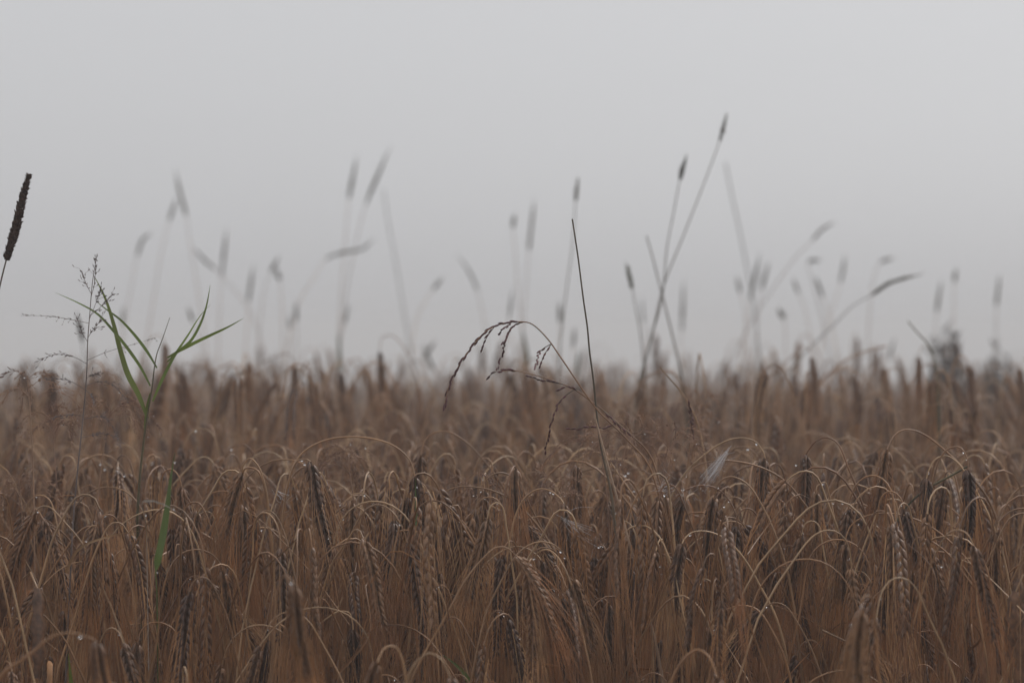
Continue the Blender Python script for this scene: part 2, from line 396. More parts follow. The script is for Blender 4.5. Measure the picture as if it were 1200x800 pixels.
# ---- hand placed barley: (distance, ear top, ear bottom, arch and stalk from the ear outwards, label)
HEROES = [
 (2.62, (283, 554), (266, 628), [(284, 545), (290, 537), (297, 539), (304, 549), (312, 575), (317, 620), (322, 680)], "barley ear leaning left off a tight hairpin bend, left of the large arching stalk"),
 (2.66, (283, 592), (287, 672), [(282, 565), (284, 552), (291, 547), (299, 549), (307, 562), (313, 590), (318, 660)], "dark barley ear hanging straight down just inside the tight hairpin bend"),
 (2.60, (366, 540), (387, 640), [(358, 536), (351, 538), (343, 550), (336, 575), (330, 620), (324, 700)], "thick dark barley ear hanging beneath the left foot of the large flat arch"),
 (2.68, (487, 556), (487, 632), [(482, 540), (465, 523), (435, 513), (400, 512), (375, 518), (352, 533), (338, 565), (330, 620), (325, 700)], "barley with the broadest flat arch, its ear hanging far right of its stalk"),
 (2.64, (412, 586), (411, 682), [(414, 578), (422, 576), (432, 583), (445, 603), (462, 645), (480, 710)], "pale headed barley ear under a small bend, below the dewy fine grass"),
 (2.60, (485, 612), (483, 690), [(487, 600), (497, 589), (514, 587), (530, 598), (550, 628), (572, 668), (600, 730)], "left ear of the three dark barley ears hanging side by side near the middle"),
 (2.66, (511, 612), (512, 694), [(512, 597), (517, 582), (529, 572), (550, 570), (575, 574), (602, 587), (628, 613), (650, 645), (690, 710)], "middle ear of the three dark barley ears hanging side by side near the middle"),
 (2.63, (534, 612), (539, 690), [(528, 603), (521, 598), (530, 600), (545, 615), (566, 650), (592, 710)][::1], "right ear of the three dark barley ears hanging side by side near the middle"),
 (2.95, (494, 532), (492, 590), [(496, 520), (503, 510), (515, 505), (530, 507), (545, 517), (563, 535), (585, 563), (605, 600), (640, 670)], "soft barley ear whose pale arch runs down right above the three dark ears"),
 (2.62, (660, 588), (668, 668), [(655, 581), (645, 574), (633, 572), (620, 578), (608, 594), (600, 620), (592, 670), (588, 720)], "dark barley ear hanging right of a round pale arch, under the dark seed panicle"),
 (2.74, (675, 545), (676, 602), [(679, 537), (688, 531), (699, 529), (710, 535), (722, 552), (742, 580), (775, 625), (800, 680)], "barley with a bright bluish bend beside the pale straight stalk"),
 (2.60, (634, 655), (655, 712), [(628, 648), (612, 640), (596, 642), (575, 655), (553, 682), (528, 720)], "barley ear slanting right with its stalk coming up from the lower left"),
 (2.72, (897, 537), (900, 612), [(893, 525), (883, 516), (868, 513), (850, 517), (828, 531), (805, 552), (785, 585), (765, 640)], "dark barley ear right of the cobweb on a stalk that rises from the left"),
 (2.70, (797, 580), (793, 648), [(799, 563), (806, 550), (822, 542), (848, 539), (885, 545), (918, 562), (948, 598), (985, 660)], "barley whose long arch crosses beneath the cobweb and falls to the right"),
 (2.62, (838, 585), (830, 668), [(843, 568), (850, 560), (859, 559), (876, 567), (894, 594), (910, 630), (927, 690)], "broad dark barley ear hanging directly beneath the cobweb"),
 (2.66, (781, 582), (782, 646), [(776, 574), (767, 568), (757, 568), (748, 579), (736, 606), (725, 660)], "barley ear with a sharp small bend left of the cobweb"),
 (2.58, (797, 634), (790, 712), [(803, 625), (815, 621), (830, 622), (847, 629), (868, 649), (890, 685), (915, 740)], "barley ear below the cobweb with a bend that opens to the right"),
 (2.72, (948, 534), (944, 602), [(953, 524), (962, 515), (974, 513), (984, 522), (994, 547), (1008, 583), (1025, 645)], "barley ear on a rounded pale arch right of the cobweb, highest sharp ear there"),
 (2.74, (1034, 525), (1024, 590), [(1040, 514), (1050, 505), (1065, 503), (1084, 510), (1106, 527), (1132, 552), (1165, 600)], "barley with an arch that falls to the right edge, its pale ear leaning left"),
 (2.66, (1085, 560), (1085, 628), [(1089, 547), (1098, 536), (1110, 534), (1122, 542), (1138, 565), (1160, 607), (1180, 670)], "dark barley ear crossed by a slanting dark straw near the right edge"),
 (2.66, (1132, 550), (1133, 640), [(1131, 535), (1126, 525), (1116, 523), (1105, 531), (1094, 560), (1086, 620), (1080, 690)], "long dark barley ear near the right edge, its stalk coming up from its left"),
 (2.60, (988, 636), (988, 702), [(990, 622), (1000, 610), (1020, 602), (1046, 601), (1075, 609), (1102, 625), (1130, 652), (1158, 692), (1185, 770)], "greenish tipped barley ear left under the widest arch of the right side"),
 (2.58, (1044, 655), (1040, 725), [(1047, 643), (1055, 634), (1070, 631), (1088, 633), (1107, 645), (1130, 673), (1158, 720)], "barley ear under the second arch nested inside the wide one at right"),
 (2.60, (1069, 668), (1067, 742), [(1072, 657), (1085, 647), (1100, 646), (1116, 651), (1140, 680), (1172, 745)], "barley ear under the third and smallest of the nested arches at right"),
 (2.68, (1164, 622), (1163, 692), [(1168, 610), (1180, 600), (1197, 595), (1216, 603), (1236, 640)], "barley ear with a clear herringbone hanging at the right edge of the picture"),
 (2.64, (129, 644), (137, 738), [(126, 632), (118, 620), (107, 616), (95, 621), (76, 645), (55, 680), (35, 730)], "long dark barley ear under an even arch that rises from the lower left corner"),
 (2.66, (211, 616), (211, 694), [(214, 601), (221, 590), (230, 588), (240, 600), (252, 640), (258, 700)], "dark barley ear just right of the short green blade"),
 (2.70, (232, 598), (235, 662), [(236, 588), (246, 579), (262, 575), (280, 584), (298, 620), (305, 680)], "smaller barley ear between the green blade and the tight hairpin bend"),
 (2.60, (260, 670), (270, 745), [(255, 658), (245, 648), (230, 644), (214, 648), (200, 664), (188, 710)], "barley ear slanting right from a flat arch below the green blade"),
 (2.52, (162, 752), (158, 825), [(165, 740), (173, 731), (188, 729), (203, 737), (220, 768), (242, 820)], "barley at the bottom edge with a neat half round arch left of its stalk"),
 (2.02, (112, 752), (132, 835), [(100, 745), (85, 742), (62, 745), (33, 768), (-5, 800)], "large blurred barley ear drooping in the lower left corner, nearest to the lens"),
 (2.08, (346, 684), (360, 790), [(340, 676), (333, 673), (327, 686), (322, 720), (318, 790)], "blurred pale barley ear under a narrow bend at the bottom, left of centre"),
 (2.56, (414, 737), (411, 812), [(412, 722), (406, 715), (395, 717), (376, 730), (361, 746), (350, 780)], "dark barley ear at the bottom edge hanging right of a leaning stalk"),
 (2.15, (444, 772), (432, 840), [(448, 761), (456, 755), (466, 759), (474, 785), (478, 830)], "blurred barley ear at the bottom edge, left one of a pair of small bends"),
 (2.15, (528, 792), (536, 850), [(521, 777), (511, 766), (500, 766), (486, 778), (472, 815)], "blurred barley ear at the bottom edge, right one of a pair of small bends"),
 (2.18, (838, 790), (842, 850), [(832, 772), (822, 760), (812, 762), (798, 776), (784, 806)], "blurred barley ear at the bottom edge with a bright knuckle shaped bend"),
 (2.50, (835, 738), (829, 805), [(840, 726), (850, 717), (869, 710), (887, 714), (902, 734), (925, 790)], "barley ear under a small arch just above the bright knuckle shaped bend"),
 (2.62, (740, 667), (733, 715), [(746, 656), (757, 650), (780, 650), (800, 668), (825, 715)], "short dark barley ear right beside the lower part of the long pale stalk"),
 (2.60, (712, 704), (715, 775), [(708, 700), (698, 701), (690, 712), (680, 750), (672, 800)], "drab barley ear left of the lower part of the long pale stalk"),
 (2.06, (1007, 712), (1003, 800), [(1008, 702), (1013, 694), (1020, 700), (1026, 740), (1030, 800)], "blurred upright looking barley ear at the bottom edge right of centre"),
 (2.62, (605, 552), (607, 600), [(602, 548), (596, 560), (590, 590), (585, 640)], "pale thin barley ear with a pointed bend behind the three dark ears"),
 (2.70, (955, 575), (952, 640), [(958, 566), (965, 563), (970, 575), (978, 610), (985, 680)], "barley with a whitish hooped bend below the upper right arch"),
 # soft ears whose tops stand against the fog
 (4.9, (445, 412), (447, 462), [(446, 398), (455, 392), (466, 398), (478, 415), (488, 445), (495, 500)], "soft tapering barley ear against the fog under a hoop, above the broadest arch"),
 (4.6, (345, 428), (346, 492), [(343, 419), (336, 414), (322, 418), (295, 432), (270, 446), (250, 480)], "soft dark barley ear against the fog between the reed like grass and the middle"),
 (4.4, (61, 434), (61, 486), [(64, 425), (74, 420), (88, 430), (96, 470), (100, 520)], "soft upright looking barley ear against the fog behind the fine grey panicle"),
 (4.4, (28, 434), (42, 492), [(22, 430), (12, 438), (5, 470), (2, 520)], "soft curved barley ear against the fog close to the left edge"),
 (4.6, (950, 418), (956, 486), [(948, 409), (940, 407), (925, 420), (900, 445), (880, 480)], "soft olive brown barley ear against the fog left of the dark bushy weed"),
 (4.8, (1076, 418), (1077, 468), [(1078, 408), (1084, 404), (1092, 415), (1096, 450), (1098, 500)], "soft narrow barley ear against the fog just left of the dark bushy weed"),
 (4.5, (214, 436), (216, 494), [(213, 430), (218, 424), (228, 428), (262, 440), (290, 470)], "soft barley ear against the fog directly behind the right reed leaves"),
 (4.7, (192, 402), (190, 470), [(190, 396), (184, 392), (175, 398), (166, 420), (160, 480)], "soft tall barley ear against the fog directly behind the reed stalk"),
 (4.7, (597, 438), (606, 492), [(594, 432), (588, 430), (580, 440), (574, 470), (570, 520)], "soft barley ear leaning behind the lower dark panicle, left one of two"),
 (4.5, (626, 440), (627, 500), [(625, 432), (630, 425), (640, 432), (648, 460), (652, 520)], "soft dark barley ear hanging behind the lower dark panicle, right one of two"),
 (4.8, (1196, 432), (1199, 480), [(1192, 426), (1184, 428), (1176, 450), (1170, 500)], "soft barley ear against the fog at the right edge"),
 (4.9, (398, 436), (400, 480), [(397, 428), (403, 422), (415, 428), (428, 450), (436, 500)], "soft barley ear against the fog left of the hooped tapering ear"),
 (5.0, (1034, 430), (1036, 474), [(1033, 424), (1026, 421), (1015, 432), (1006, 460), (1000, 500)], "soft barley ear against the fog right of the olive brown ear"),
]
def hero(spec, idx):
    d, top, bot, path, label = spec
    rg = np.random.default_rng(100 + idx)
    far = d > 4
    pts = [px(*q, d) for q in path]
    low, prev = pts[-1], pts[-2]
    dirv = unit(low - prev); sl = np.clip(dirv[0] / max(.2, abs(dirv[2])), -.6, .6)
    base = np.array([low[0] + sl * .14 + .02 * rg.standard_normal(), d + .05 * rg.standard_normal(), gz(d)])
    mid = np.array([low[0] + sl * .10, d + .02 * rg.standard_normal(), low[2] * .5])
    P = [base, mid] + pts[::-1]
    e0 = px(*top, d); e1 = px(*bot, d)
    dep = .018 * rg.standard_normal()
    n = len(pts)
    for k in range(n):                       # the arch also swings a little in depth
        P[2 + k] = P[2 + k] + np.array([0, dep * (k / n) ** 2, 0])
    e0 = e0 + np.array([0, dep, 0]); e1 = e1 + np.array([0, dep + .006 * rg.standard_normal(), 0])
    c2 = smooth(P + [e0], 150)
    emid = (e0 + e1) / 2 + unit(e1 - e0)[[2, 1, 0]] * np.array([1, 0, -1]) * .002 * rg.standard_normal()
    j0 = int(np.argmin(np.linalg.norm(c2 - pts[-1], axis=1)))
    st = np.vstack([c2[:j0:12], smooth(c2[j0::2], 46)])
    st = np.vstack([st, e0[None]]) if np.linalg.norm(st[-1] - e0) > 1e-4 else st
    ear = smooth([e0, emid, e1], 14)
    org = base.copy()
    root = thing("barley_plant", label, "barley", org, "barley plants picked out by their arches" if not far else "soft barley ears against the fog")
    az = rg.choice([0.0, .25, -.3, .5]); side = np.array([math.cos(az), math.sin(az), 0])
    barley_parts(root, st - org, ear - org, rg, side, dew=(3 if rg.random() < .6 and not far else 0), ear_w=rg.uniform(1.0, 1.15),
                 awn_len=.075, leaves=1, spread=.55)
for i, h in enumerate(HEROES): hero(h, i)

# ---- prototypes and their copies: the rest of the 300 barley plants that show largest
N_VAR = 30
def plant_params(rg):
    sharp = rg.random() < .55
    return dict(H=.84, lean0=math.radians(rg.uniform(0, 6)), lean1=math.radians(rg.uniform(6, 42)),
                archL=rg.uniform(.022, .055) if sharp else rg.uniform(.065, .12) if rg.random() < .75 else rg.uniform(.12, .19), end=math.radians(rg.uniform(160, 179) if rg.random() < .90 else rg.uniform(130, 158)),
                earL=rg.uniform(.066, .100), wob=rg.uniform(-1, 1, 2))
protos = []
for k in range(N_VAR):
    rg = np.random.default_rng(500 + k)
    p = plant_params(rg)
    wide = p['archL'] > .11; sharp = p['archL'] < .065
    st, ear = nod_curve(p['H'], p['lean0'], p['lean1'], p['archL'], p['end'], p['earL'], p['wob'], n_st=34)
    root = thing("barley_plant", "", "barley", (0, 3, 0))
    barley_parts(root, st, ear, rg, dew=(4 if k % 3 == 0 else 1 if k % 3 == 1 else 0), ear_w=rg.uniform(.92, 1.16), awn_len=rg.uniform(.055, .085), leaves=1 + (k % 2), spread=rg.uniform(.3, .75))
    protos.append((root, 'wide' if wide else 'tight' if sharp else 'round'))

def scatter(n, dlo, dhi, margin, rg, gap, inside=True):
    """n (x, y) spots between distances dlo and dhi inside the view wedge (or in the strips beside it), gap metres apart."""
    got = []; cell = {}
    tries = 0
    while len(got) < n and tries < n * 60:
        tries += 1
        y = math.sqrt(rg.uniform(dlo ** 2, dhi ** 2)); hw = .18 * y + .02
        if inside: x = rg.uniform(-hw, hw)
        else: x = rg.choice([-1, 1]) * (hw + rg.uniform(0, margin))
        g = gap * (1 if y < 6 else y / 6)
        key = (int(x // g), int(y // g))
        if any((x - a) ** 2 + (y - c) ** 2 < g * g for kx in (-1, 0, 1) for ky in (-1, 0, 1) for a, c in cell.get((key[0] + kx, key[1] + ky), ())):
            continue
        cell.setdefault(key, []).append((x, y)); got.append((x, y))
    return got

LAND = [(20, 'the dark timothy spike'), (105, 'the fine grey panicle'), (168, 'the green reed grass'), (300, 'the tight hairpin bend'),
        (430, 'the broadest flat arch'), (515, 'the three dark ears'), (600, 'the dark drooping panicle'), (690, 'the straight bare stalk'),
        (775, 'the crossed blurred stalks'), (850, 'the cobweb'), (960, 'the whitish hooped bend'), (1045, 'the nested arches'), (1120, 'the dark bushy weed'), (1190, 'the right edge')]
used = {}
def barley_label(kind, px_, y, z, rot):
    j = min(range(len(LAND)), key=lambda q: abs(LAND[q][0] - px_))
    depth = 'front row' if y < 2.6 else 'second row' if y < 2.95 else 'third row' if y < 3.25 else 'fourth row'
    hgt = 'tall' if z > .835 else 'short' if z < .79 else 'middling'
    c = math.cos(rot)
    nod = 'nodding right' if c > .5 else 'nodding left' if c < -.5 else 'nodding'
    arch = {'wide': 'broad-arched', 'tight': 'sharp-bent', 'round': 'round-arched'}[kind]
    return f"{hgt} {arch} barley {nod}, {depth}, near {LAND[j][1].removeprefix('the ')}"

rg = np.random.default_rng(21)
n_rand = 300 - len(HEROES)
spots = scatter(int(n_rand * .62), 2.38, 2.86, 0, rg, .026) + scatter(n_rand - int(n_rand * .62), 2.86, 3.5, 0, rg, .036)
for i, (x, y) in enumerate(spots):
    pr, kind = protos[i % N_VAR]
    lift = np.clip((y - 2.3) / 1.0, 0, 1)
    z = rg.uniform(.675, .815) if y < 2.5 else rg.uniform(.69, .855) if y < 2.86 else rg.normal(.815, .03)
    z = min(z, .875)
    sc = z / .84
    rot = rg.uniform(0, 2 * math.pi) if rg.random() < .5 else rg.choice([0, math.pi]) + rg.normal(0, .5)
    lab = barley_label(kind, 600 + x / y / .36 * 1200, y, z, rot)
    if i < N_VAR:
        pr.location = (x, y, 0); pr.rotation_euler = (0, 0, rot); pr.scale = (sc,) * 3; pr['label'] = lab; pr['group'] = PLANTS
    else:
        dup(pr, (x, y, 0), rot, sc, lab, PLANTS)

by = {}
for o in C.objects:
    if o.get('group') == PLANTS: by.setdefault(o['label'], []).append(o)
for lab, os_ in by.items():                 # look-alikes beside one landmark are told apart by their order
    os_.sort(key=lambda o: o.location.x / o.location.y)
    words_ = {1: [''], 2: ['left one', 'right one'], 3: ['left one', 'middle one', 'right one']}.get(len(os_))
    if words_ and words_[0]:
        for o, w_ in zip(os_, words_): o['label'] = (w_ + ': ' + lab).replace(': ', ' of ' + ('two ' if len(os_) == 2 else 'three ')).replace('one of two', 'of two').replace('one of three', 'of three').replace(' barley', '', 1) + ''

# ---- the rest of the barley field as one object
def lod_plant(rg, lod):
    """(vertices, faces, material index) of a simpler barley plant; 0 stalk, 1 ear, 2 bristles, 3 leaf."""
    p = plant_params(rg)
    st, ear = nod_curve(p['H'], p['lean0'], p['lean1'], p['archL'], p['end'], p['earL'], p['wob'], n_st=(21, 10, 7)[lod], n_ear=8)
    if lod: st = st[3:]
    if lod == 2: st = st[1:]
    V, F, Mi = [], [], []; n0 = 0
    def put(mb, mi):
        nonlocal n0
        v, f = mb.arrays(); V.append(v); F.append(f + n0); Mi.append(np.full(len(f), mi)); n0 += len(v)
    b_ = MB(); b_.tube(st, np.linspace(.0014, .0008, len(st)) * (1, 1.25, 1.8)[lod], (4, 3, 3)[lod]); put(b_, 0)
    az = rg.random() * 6.28; side = np.array([math.cos(az), math.sin(az), 0])
    k = (21, 8, 4)[lod]
    c = smooth(ear, k)
    b_ = MB()
    if lod == 0:
        t = unit(np.gradient(c, axis=0))
        for i in range(k):
            Sd = unit(side - t[i] * np.dot(side, t[i])); sg = 1 if i % 2 else -1
            b_.grain(c[i] + Sd * sg * .0018, unit(t[i] + Sd * sg * .36), .0115, .0023, 4)
    else:
        r = .0068 * np.sin(np.linspace(.35, math.pi - .35, k)) ** .6 * (1 + .22 * np.where(np.arange(k) % 2, 1, -1)) * (1, 1.05, 1.3)[lod]
        b_.tube(c, r, (6, 5, 4)[lod])
    put(b_, 1)
    b_ = MB()
    t = unit(c[-1] - c[-2])
    for _ in range((20, 5, 0)[lod]):
        i = rg.integers(0, len(c)); d = unit(t + .09 * rg.standard_normal(3) + np.array([0, 0, -.15]))
        q = c[i] + .004 * rg.standard_normal(3); la = .1 * (.7 + .4 * rg.random())
        b_.tube(np.stack([q, q + d * la * .5, q + unit(d + np.array([0, 0, -.2])) * la]), np.array([.0004, .0003, .0001]) * (1, 1.6, 3)[lod], 3)
    if lod < 2: put(b_, 2)
    if lod < 2:
        b_ = MB(); h = .84 * (.45 + .35 * rg.random()); i = int(np.argmin(np.abs(st[:len(st) // 2, 2] - h)))
        leaf_mesh(b_, st[i], rg.random() * 6.28, rg, ln=.14 + .12 * rg.random(), w=.004, n=(9, 5)[lod]); put(b_, 3)
    return np.vstack(V), np.vstack(F), np.concatenate(Mi)

def field_stuff():
    Vs, Fs, Ms, Ts = [], [], [], []; off = 0
    rg = np.random.default_rng(77)
    zones = []
    near_side = scatter(330, 2.2, 3.55, .75, rg, .05, inside=False)
    zones.append((1, near_side))
    zones.append((0, scatter(580, 3.45, 4.5, 0, rg, .04)))
    zones.append((1, scatter(800, 4.5, 5.6, 0, rg, .04)))
    zones.append((0, scatter(330, 2.5, 3.45, 0, rg, .025)))
    zones.append((1, scatter(500, 3.5, 6.5, .8, rg, .06, inside=False)))
    zones.append((1, scatter(1250, 5.5, 8.5, 0, rg, .045)))
    zones.append((1, scatter(2400, 8.3, 16, 0, rg, .05)))
    zones.append((2, scatter(1000, 6.5, 20, 1.2, rg, .06, inside=False)))
    zones.append((2, scatter(3800, 15.5, 34, 0, rg, .04)))
    zones.append((2, scatter(3900, 33, 130, 0, rg, .015)))
    for k in range(420):                     # loose straws and torn leaves leaning through the crop
        y = rg.uniform(2.4, 3.9); x = rg.uniform(-.18 * y - .3, .18 * y + .3)
        z = rg.uniform(.64, .83); az = rg.random() * 6.283; ti = rg.uniform(.15, 1.1); ln = rg.uniform(.06, .16)
        dv = np.array([math.cos(az) * math.sin(ti), math.sin(az) * math.sin(ti), math.cos(ti)])
        a = np.array([x, y, z]); pts = [a - dv * ln, a - dv * ln * .5 + .008 * rg.standard_normal(3), a, a + unit(dv + np.array([0, 0, -rg.uniform(.2, 1.6)])) * rg.uniform(.01, .06)]
        mb = MB()
        if rg.random() < .6: mb.tube(smooth(pts, 14), np.linspace(.0006, .0003, 14), 4)
        else: mb.ribbon(smooth(pts, 14), np.linspace(.0015, .0004, 14), unit(rg.standard_normal(3)), .4)
        v, f = mb.arrays(); Vs.append(v); Fs.append(f + off); Ms.append(np.full(len(f), 0 if rg.random() < .6 else 3)); Ts.append(np.full(len(v), rg.random())); off += len(v)
    around = []
    while len(around) < 430:                 # unseen crop added round the camera to shade the front, kept below the view
        y = rg.uniform(1.15, 2.3); x = rg.uniform(-.18 * y - .55, .18 * y + .55); around.append((x, y))
    zones.append((1, around))
    behind = []  # more unseen barley, added beside and behind the camera to cut its skylight
    while len(behind) < 420:
        y = rg.uniform(-2.4, 1.4); x = rg.uniform(-1.9, 1.9)
        if abs(x) > .38 + .2 * max(0, y) and (abs(x) > .55 or y > -.5) or y < -.6: behind.append((x, y))
    zones.append((2, behind))
    for lod, sp in zones:
        protoL = [lod_plant(np.random.default_rng(900 + 31 * lod + q), lod) for q in range(14)]
        for (x, y) in sp:
            v, f, m = protoL[rg.integers(0, 14)]
            z = min(rg.normal(.80, .045), .90 if y > 3.8 else .86)
            if 3.8 < y < 7 and rg.random() < .13: z = rg.uniform(.87, .965)
            elif y > 7 and rg.random() < .06: z = rg.uniform(.88, 1.05)
            if y < 2.3 and abs(x) < .2 * y + .12: z = min(z, CAM_Z - .12 * y - rg.uniform(.06, .13))
            if 2.3 < y < 3.5: z = min(z, .85)
            s = z / .84; a = rg.uniform(0, 6.283); ca, sa = math.cos(a) * s, math.sin(a) * s
            w = np.stack([v[:, 0] * ca - v[:, 1] * sa + x, v[:, 0] * sa + v[:, 1] * ca + y, v[:, 2] * s + gz(y)], 1)
            Vs.append(w); Fs.append(f + off); Ms.append(m); Ts.append(np.full(len(v), rg.random())); off += len(v)
    me = quad_mesh("barley_field", np.vstack(Vs), np.vstack(Fs), [M_STEM, M_EAR, M_AWN, M_LEAF], np.concatenate(Ms), np.concatenate(Ts))
    o = bpy.data.objects.new("barley_field", me); C.objects.link(o)
    o['kind'] = 'stuff'; o['category'] = 'barley field'; o['label'] = 'ripe brown barley receding into the fog behind the sharp front ears'
    print("field quads", len(me.polygons))
field_stuff()

# ------------------------------------------------------------------ the wild grasses
def to_ground(low, d, rg, slope=0.0):
    return [np.array([low[0] + slope * .25 + .02 * rg.standard_normal(), d + .02 * rg.standard_normal(), gz(d)]), np.array([low[0] + slope * .13, d, low[2] * .5])]

def stalk_curve(path, d, rg, n=40, dep=None):
    """path in the photograph, from the top down; returns points from the ground up and the ground point."""
    pts = [px(x, y, d) for x, y in path]
    dep = .03 * rg.standard_normal() if dep is None else dep
    for k, p in enumerate(pts): p[1] += dep * (1 - k / len(pts)) ** 2
    dv = unit(pts[-1] - pts[-2]); sl = float(np.clip(dv[0] / max(.3, abs(dv[2])), -.5, .5))
    g = to_ground(pts[-1], d, rg, sl)
    up = smooth(g + pts[::-1], 260); j = int(np.argmin(np.linalg.norm(up - pts[-1], axis=1)))
    c = np.vstack([up[:j:14], smooth(up[j:], n)])
    return c, g[0].copy()

def spike_head(mb, c, r, rg, fine):
    """A cylindrical seed head: a core and small spikelets standing off it."""
    m = len(c); f = np.linspace(0, 1, m)
    prof = np.clip(np.sin(np.clip(f * 1.0 + .06, 0, 1) * math.pi) ** .35, .25, 1) * (1 - .35 * f ** 1.5)
    mb.tube(c, r * .8 * prof * (1 + .16 * rg.standard_normal(m)), 7)
    t, a, b_ = frames(c)
    for _ in range(fine):
        i = int(rg.integers(0, m)); an = rg.random() * 6.283
        o = a[i] * math.cos(an) + b_[i] * math.sin(an)
        mb.grain(c[i] + o * r * prof[i] * .7, unit(o * .8 + t[i] + .25 * rg.standard_normal(3)), min(r * 1.1, .0034) * (.6 + .7 * rg.random()), max(r * .13, .00055), 4)

def timothy(d, head, path, width, label, mat=None, smat=None, fine=46, group="timothy grasses standing above the barley", stem_w=1.0, name="timothy_grass", cat="timothy grass"):
    """head: points from tip to the foot of the head; path: the stalk from there down; width of the head in photograph pixels."""
    rg = np.random.default_rng(int(head[0][0] * 7 + head[0][1]))
    if d > 7: d = 7 + (d - 7) * .4
    full = list(head) + list(path)
    c, g = stalk_curve(full, d, rg, 90)
    hb = px(*head[-1], d)
    k = int(np.argmin(np.linalg.norm((c - hb)[:, [0, 2]], axis=1)))
    root = thing(name, label, cat, g, group)
    b1 = MB(); st = np.vstack([c[:k + 1:3], c[k][None]]) - g
    b1.tube(st, np.linspace(.0014, .0008, len(st)) * stem_w, 5); b1.build("stem", smat or M_DSTEM, root)
    hc = smooth(c[k:] - g, 16 if fine < 100 else 60)
    b2 = MB(); spike_head(b2, hc, (1 if d < 4 else .72 if d < 6 else .62) * width * .36 * d / 1200 / 2, rg, fine); b2.build("seed_head", mat or M_HEAD, root)
    return root

